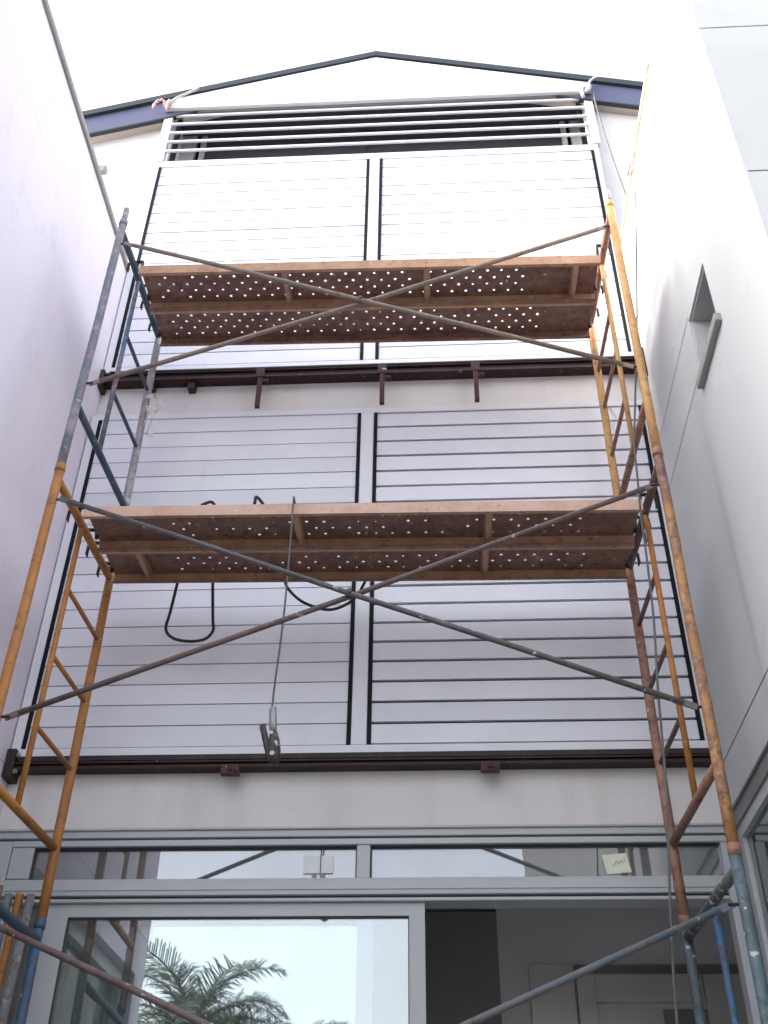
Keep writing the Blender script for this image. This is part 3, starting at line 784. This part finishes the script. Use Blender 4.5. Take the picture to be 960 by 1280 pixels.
# ------------------------------------------------------------------ cables, ropes, clamp, rags
zd = 4.99
c1 = smooth_pts([(-1.25, 4.40, zd - .03), (-1.205, 4.43, zd + .012), (-1.19, 4.48, zd - .02), (-1.24, 4.7, zd - .04), (-1.28, 4.95, zd - .03), (-1.295, 5.02, zd - .1), (-1.275, 5.05, 4.66), (-1.265, 5.05, 4.57), (-1.31, 5.05, 4.515), (-1.40, 5.05, 4.505), (-1.49, 5.05, 4.53), (-1.535, 5.05, 4.59),
                 (-1.525, 5.05, 4.70), (-1.50, 5.02, zd - .1), (-1.47, 4.94, zd - .035), (-1.3, 4.75, zd - .04), (-1.05, 4.6, zd - .04), (-.975, 4.44, zd - .01), (-.965, 4.43, zd + .04), (-.92, 4.45, zd - .01), (-.88, 4.6, zd - .04), (-.87, 4.94, zd - .03), (-.875, 5.02, zd - .11),
                 (-.84, 5.05, 4.82), (-.75, 5.05, 4.74), (-.61, 5.05, 4.695), (-.49, 5.05, 4.75), (-.42, 5.02, 4.84), (-.39, 5.0, zd - .05), (-.37, 4.9, zd - .035), (-.2, 4.8, zd - .04)], 6)
tag(obj('power_cable', MB().path(c1, .0088, 8), 'cable', smooth=True), 'black rubber cable with two loops hanging below the lower deck', 'cable')
t = thing('earth_clamp', 'grey welding clamp hanging on a thin cord below the lower deck', 'clamp', (-.735, 4.27, 3.40))
cordp = smooth_pts([(-.745, 4.42, 4.945), (-.745, 4.345, 4.95), (-.742, 4.318, 4.90), (-.738, 4.30, 4.60), (-.735, 4.28, 4.35), (-.735, 4.27, 4.2), (-.742, 4.27, 4.0), (-.752, 4.27, 3.8), (-.755, 4.27, 3.68)], 6)
obj('cord', MB().path(cordp, .0048, 7), 'cord', t, smooth=True)
ck = Vector((-.745, 4.27, 3.66))
def cp(dx, dz, dy=0): return (ck.x + dx, ck.y + dy, ck.z + dz)
obj('grip', MB().path([cp(-.01, .03), cp(-.006, .022), cp(0, -.05), cp(.006, -.10)], [.008, .017, .018, .015], 10), 'clamp_light', t, smooth=True)
obj('handle', MB().path([cp(-.052, -.055), cp(-.047, -.06), cp(-.035, -.10), cp(-.02, -.16), cp(-.004, -.215)], [.004, .016, .014, .013, .012], 10), 'clamp', t, smooth=True)
obj('jaw', MB().path([cp(.006, -.085), cp(.01, -.13), cp(.015, -.18), cp(.014, -.225), cp(.008, -.24)], [.015, .025, .029, .028, .012], 10), 'clamp', t, smooth=True)
obj('jaw_bolt', MB().path([cp(.012, -.205, -.032), cp(.012, -.205, .03)], .011, 8).path([cp(0, -.105, -.026), cp(0, -.105, .026)], .009, 8), 'clamp_light', t)

cb = smooth_pts([(1.43, 4.60, 8.02), (1.425, 4.45, 7.95), (1.40, 4.35, 7.75), (1.33, 4.21, 7.25), (1.185, 4.19, 6.11), (1.125, 4.185, 5.71), (1.08, 4.18, 5.41), (1.038, 4.18, 5.126), (1.023, 4.18, 4.891), (1.01, 4.18, 4.677), (1.0, 4.18, 4.38), (.985, 4.18, 4.065), (.95, 4.18, 3.678), (.933, 4.18, 3.42), (.916, 4.18, 3.2), (.882, 4.18, 2.932), (.851, 4.18, 2.651), (.826, 4.18, 2.374), (.79, 4.18, 1.6), (.77, 4.18, TER + .03), (.7, 4.2, TER + .012)], 5)
tag(obj('hanging_cable', MB().path(cb, .0055, 7), 'cord', smooth=True), 'long thin grey cable hanging down beside the right scaffold legs', 'cable')
rr = smooth_pts([(1.43, 5.185, 10.19), (1.475, 5.18, 10.07), (1.47, 5.18, 9.93), (1.50, 5.19, 9.4), (1.53, 5.19, 9.0), (1.575, 5.20, 8.56)], 6)
tag(obj('loose_wire', MB().path(rr, .006, 7), 'cord', smooth=True), 'thin loose wire dangling from the right louvre post down the white wall', 'wire')
t = thing('rope_tie', 'pale rope knotted round the top of the right louvre post', 'rope', (1.43, 5.2, 10.1))
obj('knot', MB().path(smooth_pts([(1.38, 5.19, 10.03), (1.375, 5.185, 10.13), (1.41, 5.18, 10.16), (1.44, 5.18, 10.12), (1.41, 5.175, 10.09), (1.45, 5.18, 10.17)], 5), .016, 8), 'rope', t, smooth=True)
obj('tail', MB().path(smooth_pts([(1.43, 5.185, 10.16), (1.455, 5.18, 10.24), (1.50, 5.175, 10.29), (1.53, 5.175, 10.30)], 5), .011, 8), 'rope', t, smooth=True)
t = thing('rope_tie', 'pale rope with a pink rag tied to the top of the left louvre post', 'rope', (-2.33, 5.2, 10.05))
obj('rope', MB().path(smooth_pts([(-2.31, 5.19, 10.20), (-2.25, 5.18, 10.27), (-2.16, 5.18, 10.34), (-2.07, 5.18, 10.42)], 5), [.011] * 16, 8), 'rope', t, smooth=True)
obj('rag', MB().path(smooth_pts([(-2.30, 5.18, 10.10), (-2.33, 5.17, 10.18), (-2.29, 5.175, 10.15), (-2.31, 5.17, 10.21), (-2.35, 5.175, 10.16)], 5), [.013 + .006 * math.sin(i) for i in range(21)], 7), 'ragpink', t, smooth=True)
obj('rag_tail', MB().path(smooth_pts([(-2.34, 5.175, 10.19), (-2.38, 5.17, 10.23), (-2.43, 5.17, 10.19), (-2.445, 5.17, 10.09)], 5), [.012 + .003 * math.sin(i * 1.7) for i in range(16)], 7), 'ragpink', t, smooth=True)

def strip(name, pts, w0, m_, parent):
    """crumpled cloth strip with some thickness"""
    P = smooth_pts(pts, 4); mb = MB(); n = len(P)
    vs = []
    for i, p in enumerate(P):
        wv = w0 * (0.7 + .3 * math.sin(i * 1.3))
        a = i * .35
        d = Vector((math.cos(a) * .9, math.sin(a) * .5, .1 * math.sin(i))) * wv
        nrm = Vector((0, -.003, 0))
        vs += [p - d, p + d, p + d + nrm, p - d + nrm]
    fs = []
    for i in range(n - 1):
        for k in range(4):
            fs.append((i * 4 + k, i * 4 + (k + 1) % 4, i * 4 + 4 + (k + 1) % 4, i * 4 + 4 + k))
    fs += [(0, 1, 2, 3), (4 * n - 1, 4 * n - 2, 4 * n - 3, 4 * n - 4)]
    mb.add(vs, fs)
    return obj(name, mb, m_, parent, smooth=True)
t = thing('tied_rag', 'white rag tied round the back leg of the top left frame', 'rag', (-1.84, 4.99, 5.98))
strip('knot', [(-1.875, 4.985, 6.33), (-1.84, 4.98, 6.36), (-1.80, 4.98, 6.31), (-1.79, 4.98, 6.23), (-1.82, 4.975, 6.20), (-1.86, 4.98, 6.25)], .036, 'ragwhite', t)
strip('tail', [(-1.83, 4.98, 6.22), (-1.825, 4.975, 6.14), (-1.83, 4.98, 6.06), (-1.815, 4.98, 5.98)], .03, 'ragwhite', t)
strip('tail', [(-1.86, 4.98, 6.24), (-1.85, 4.975, 6.17), (-1.865, 4.975, 6.10)], .022, 'ragwhite', t)
t = thing('tied_rag', 'thin white plastic strip tied on the back leg of the top right frame', 'rag', (1.1, 4.99, 5.86))
strip('knot', [(1.07, 4.99, 6.17), (1.10, 4.985, 6.15), (1.14, 4.985, 6.09), (1.155, 4.985, 6.03)], .008, 'ragwhite', t)
strip('tail', [(1.12, 4.985, 6.12), (1.135, 4.98, 6.02), (1.12, 4.985, 5.94), (1.13, 4.985, 5.87)], .009, 'ragwhite', t)

# pole lying along the top edge of the right wall
t = thing('wooden_pole', 'thin orange wooden pole lying along the top of the right wall', 'pole', (1.45, 4.5, 8.0))
pl = obj('shaft', MB().path([(1.452, 3.78, 8.012), (1.450, 4.5, 8.018), (1.452, 5.30, 8.012)], [.011, .012, .0125], 10), 'pole', t, smooth=True)
obj('tip', MB().path([(1.452, 3.755, 8.012), (1.452, 3.781, 8.012)], [.005, .0105], 10), 'brace_tan', pl, smooth=True)

# ------------------------------------------------------------------ behind the camera (seen in the glass, except the added left block)
def palm(base, H, n, L, label, seed):
    random.seed(seed)
    t = thing('palm_tree', label, 'palm', base, 'palms across the street')
    bx, by, bz = base
    k = 14
    obj('trunk', MB().path([(bx + .15 * math.sin(i / k * 2), by, bz + H * i / k) for i in range(k + 1)], [.26 - .08 * i / k + (.02 if i % 2 else 0) for i in range(k + 1)], 12), 'trunk', t, smooth=True)
    top = Vector((bx + .15 * math.sin(2), by, bz + H))
    for i in range(n):
        az = i * 2.399 + random.uniform(-.2, .2)
        el = math.radians(80 - 105 * (i / n) + random.uniform(-8, 8))
        l_ = L * random.uniform(.8, 1.05)
        mb = MB()
        pts = []
        p = top.copy(); e = el
        seg = 16
        for s_ in range(seg + 1):
            pts.append(p.copy())
            d = Vector((math.cos(az) * math.cos(e), math.sin(az) * math.cos(e), math.sin(e)))
            p = p + d * l_ / seg
            e -= math.radians(5.5 + 2.0 * s_ / seg)
        mb.path(pts, [.03 * (1 - .8 * s_ / seg) for s_ in range(seg + 1)], 5)
        side = Vector((-math.sin(az), math.cos(az), 0))
        for s_ in range(2, 3 * seg):
            u = s_ / (3 * seg) + random.uniform(-.006, .006); a = u * seg; i0 = int(a); q = pts[i0].lerp(pts[min(i0 + 1, seg)], a - i0)
            d = (pts[min(i0 + 1, seg)] - pts[i0]).normalized()
            ll = l_ * .28 * math.sin(math.pi * (.12 + .86 * u)) + .08
            for sg in (-1, 1):
                v = (side * sg * .8 + d * .65 + Vector((0, 0, random.uniform(-.15, .4)))).normalized()
                w = d * .015
                m1 = q + v * ll * .6; e1 = q + v * ll + Vector((0, 0, -.25 * ll))
                mb.add([q - w, q + w, m1 + w, m1 - w, e1], [(0, 1, 2, 3), (3, 2, 4)])
        obj('frond', mb, 'frond', t)
palm((-4.6, -9.0, 0), 5.35, 30, 2.5, 'tall palm mirrored in the left of the glass door', 3)
palm((-2.95, -8.4, 0), 4.35, 24, 1.9, 'shorter palm mirrored low in the middle of the glass door', 5)
def block(x0, x1, y0, y1, h, nx, nz, label):
    t = thing('opposite_building', label, 'building', ((x0 + x1) / 2, y1, 0))
    def plan(a, z0, z1):
        q = [(x0 - a, y1 + a), (x1 + a, y1 + a), (x1 + a, y0 - a), (x0 + .8 - a, y0 - a)]
        return MB().add([(x, y, z0) for x, y in q] + [(x, y, z1) for x, y in q], [(0, 1, 2, 3), (7, 6, 5, 4), (0, 4, 5, 1), (1, 5, 6, 2), (2, 6, 7, 3), (3, 7, 4, 0)])
    obj('wall', plan(0, 0, h), 'opp', t)
    obj('parapet', plan(.08, h + .001, h + .35), 'coping', t)
    for ix in range(nx):
        for iz in range(nz):
            x, z = x0 + 1.3 + ix * (x1 - x0 - 1.0) / nx, 1.2 + iz * 3.1
            o = obj('window', MB().box(x, x + 1.2, y1 + .001, y1 + .04, z, z + 1.5), 'alu', t)
            obj('pane', MB().box(x + .07, x + 1.13, y1 + .04, y1 + .05, z + .07, z + 1.43), 'glass_dark', o)
block(1.75, 13, -16, -12.4, 13, 4, 4, 'plain grey building across the street mirrored in the right transom light')
block(-22, -8, -17, -12.4, 11, 5, 3, 'unseen grey building added behind the camera on the left to shade the lower facade')  # out of view, added to block low sky and darken the lower facade
for o in bpy.data.objects:
    if '_b' in o: del o['_b']
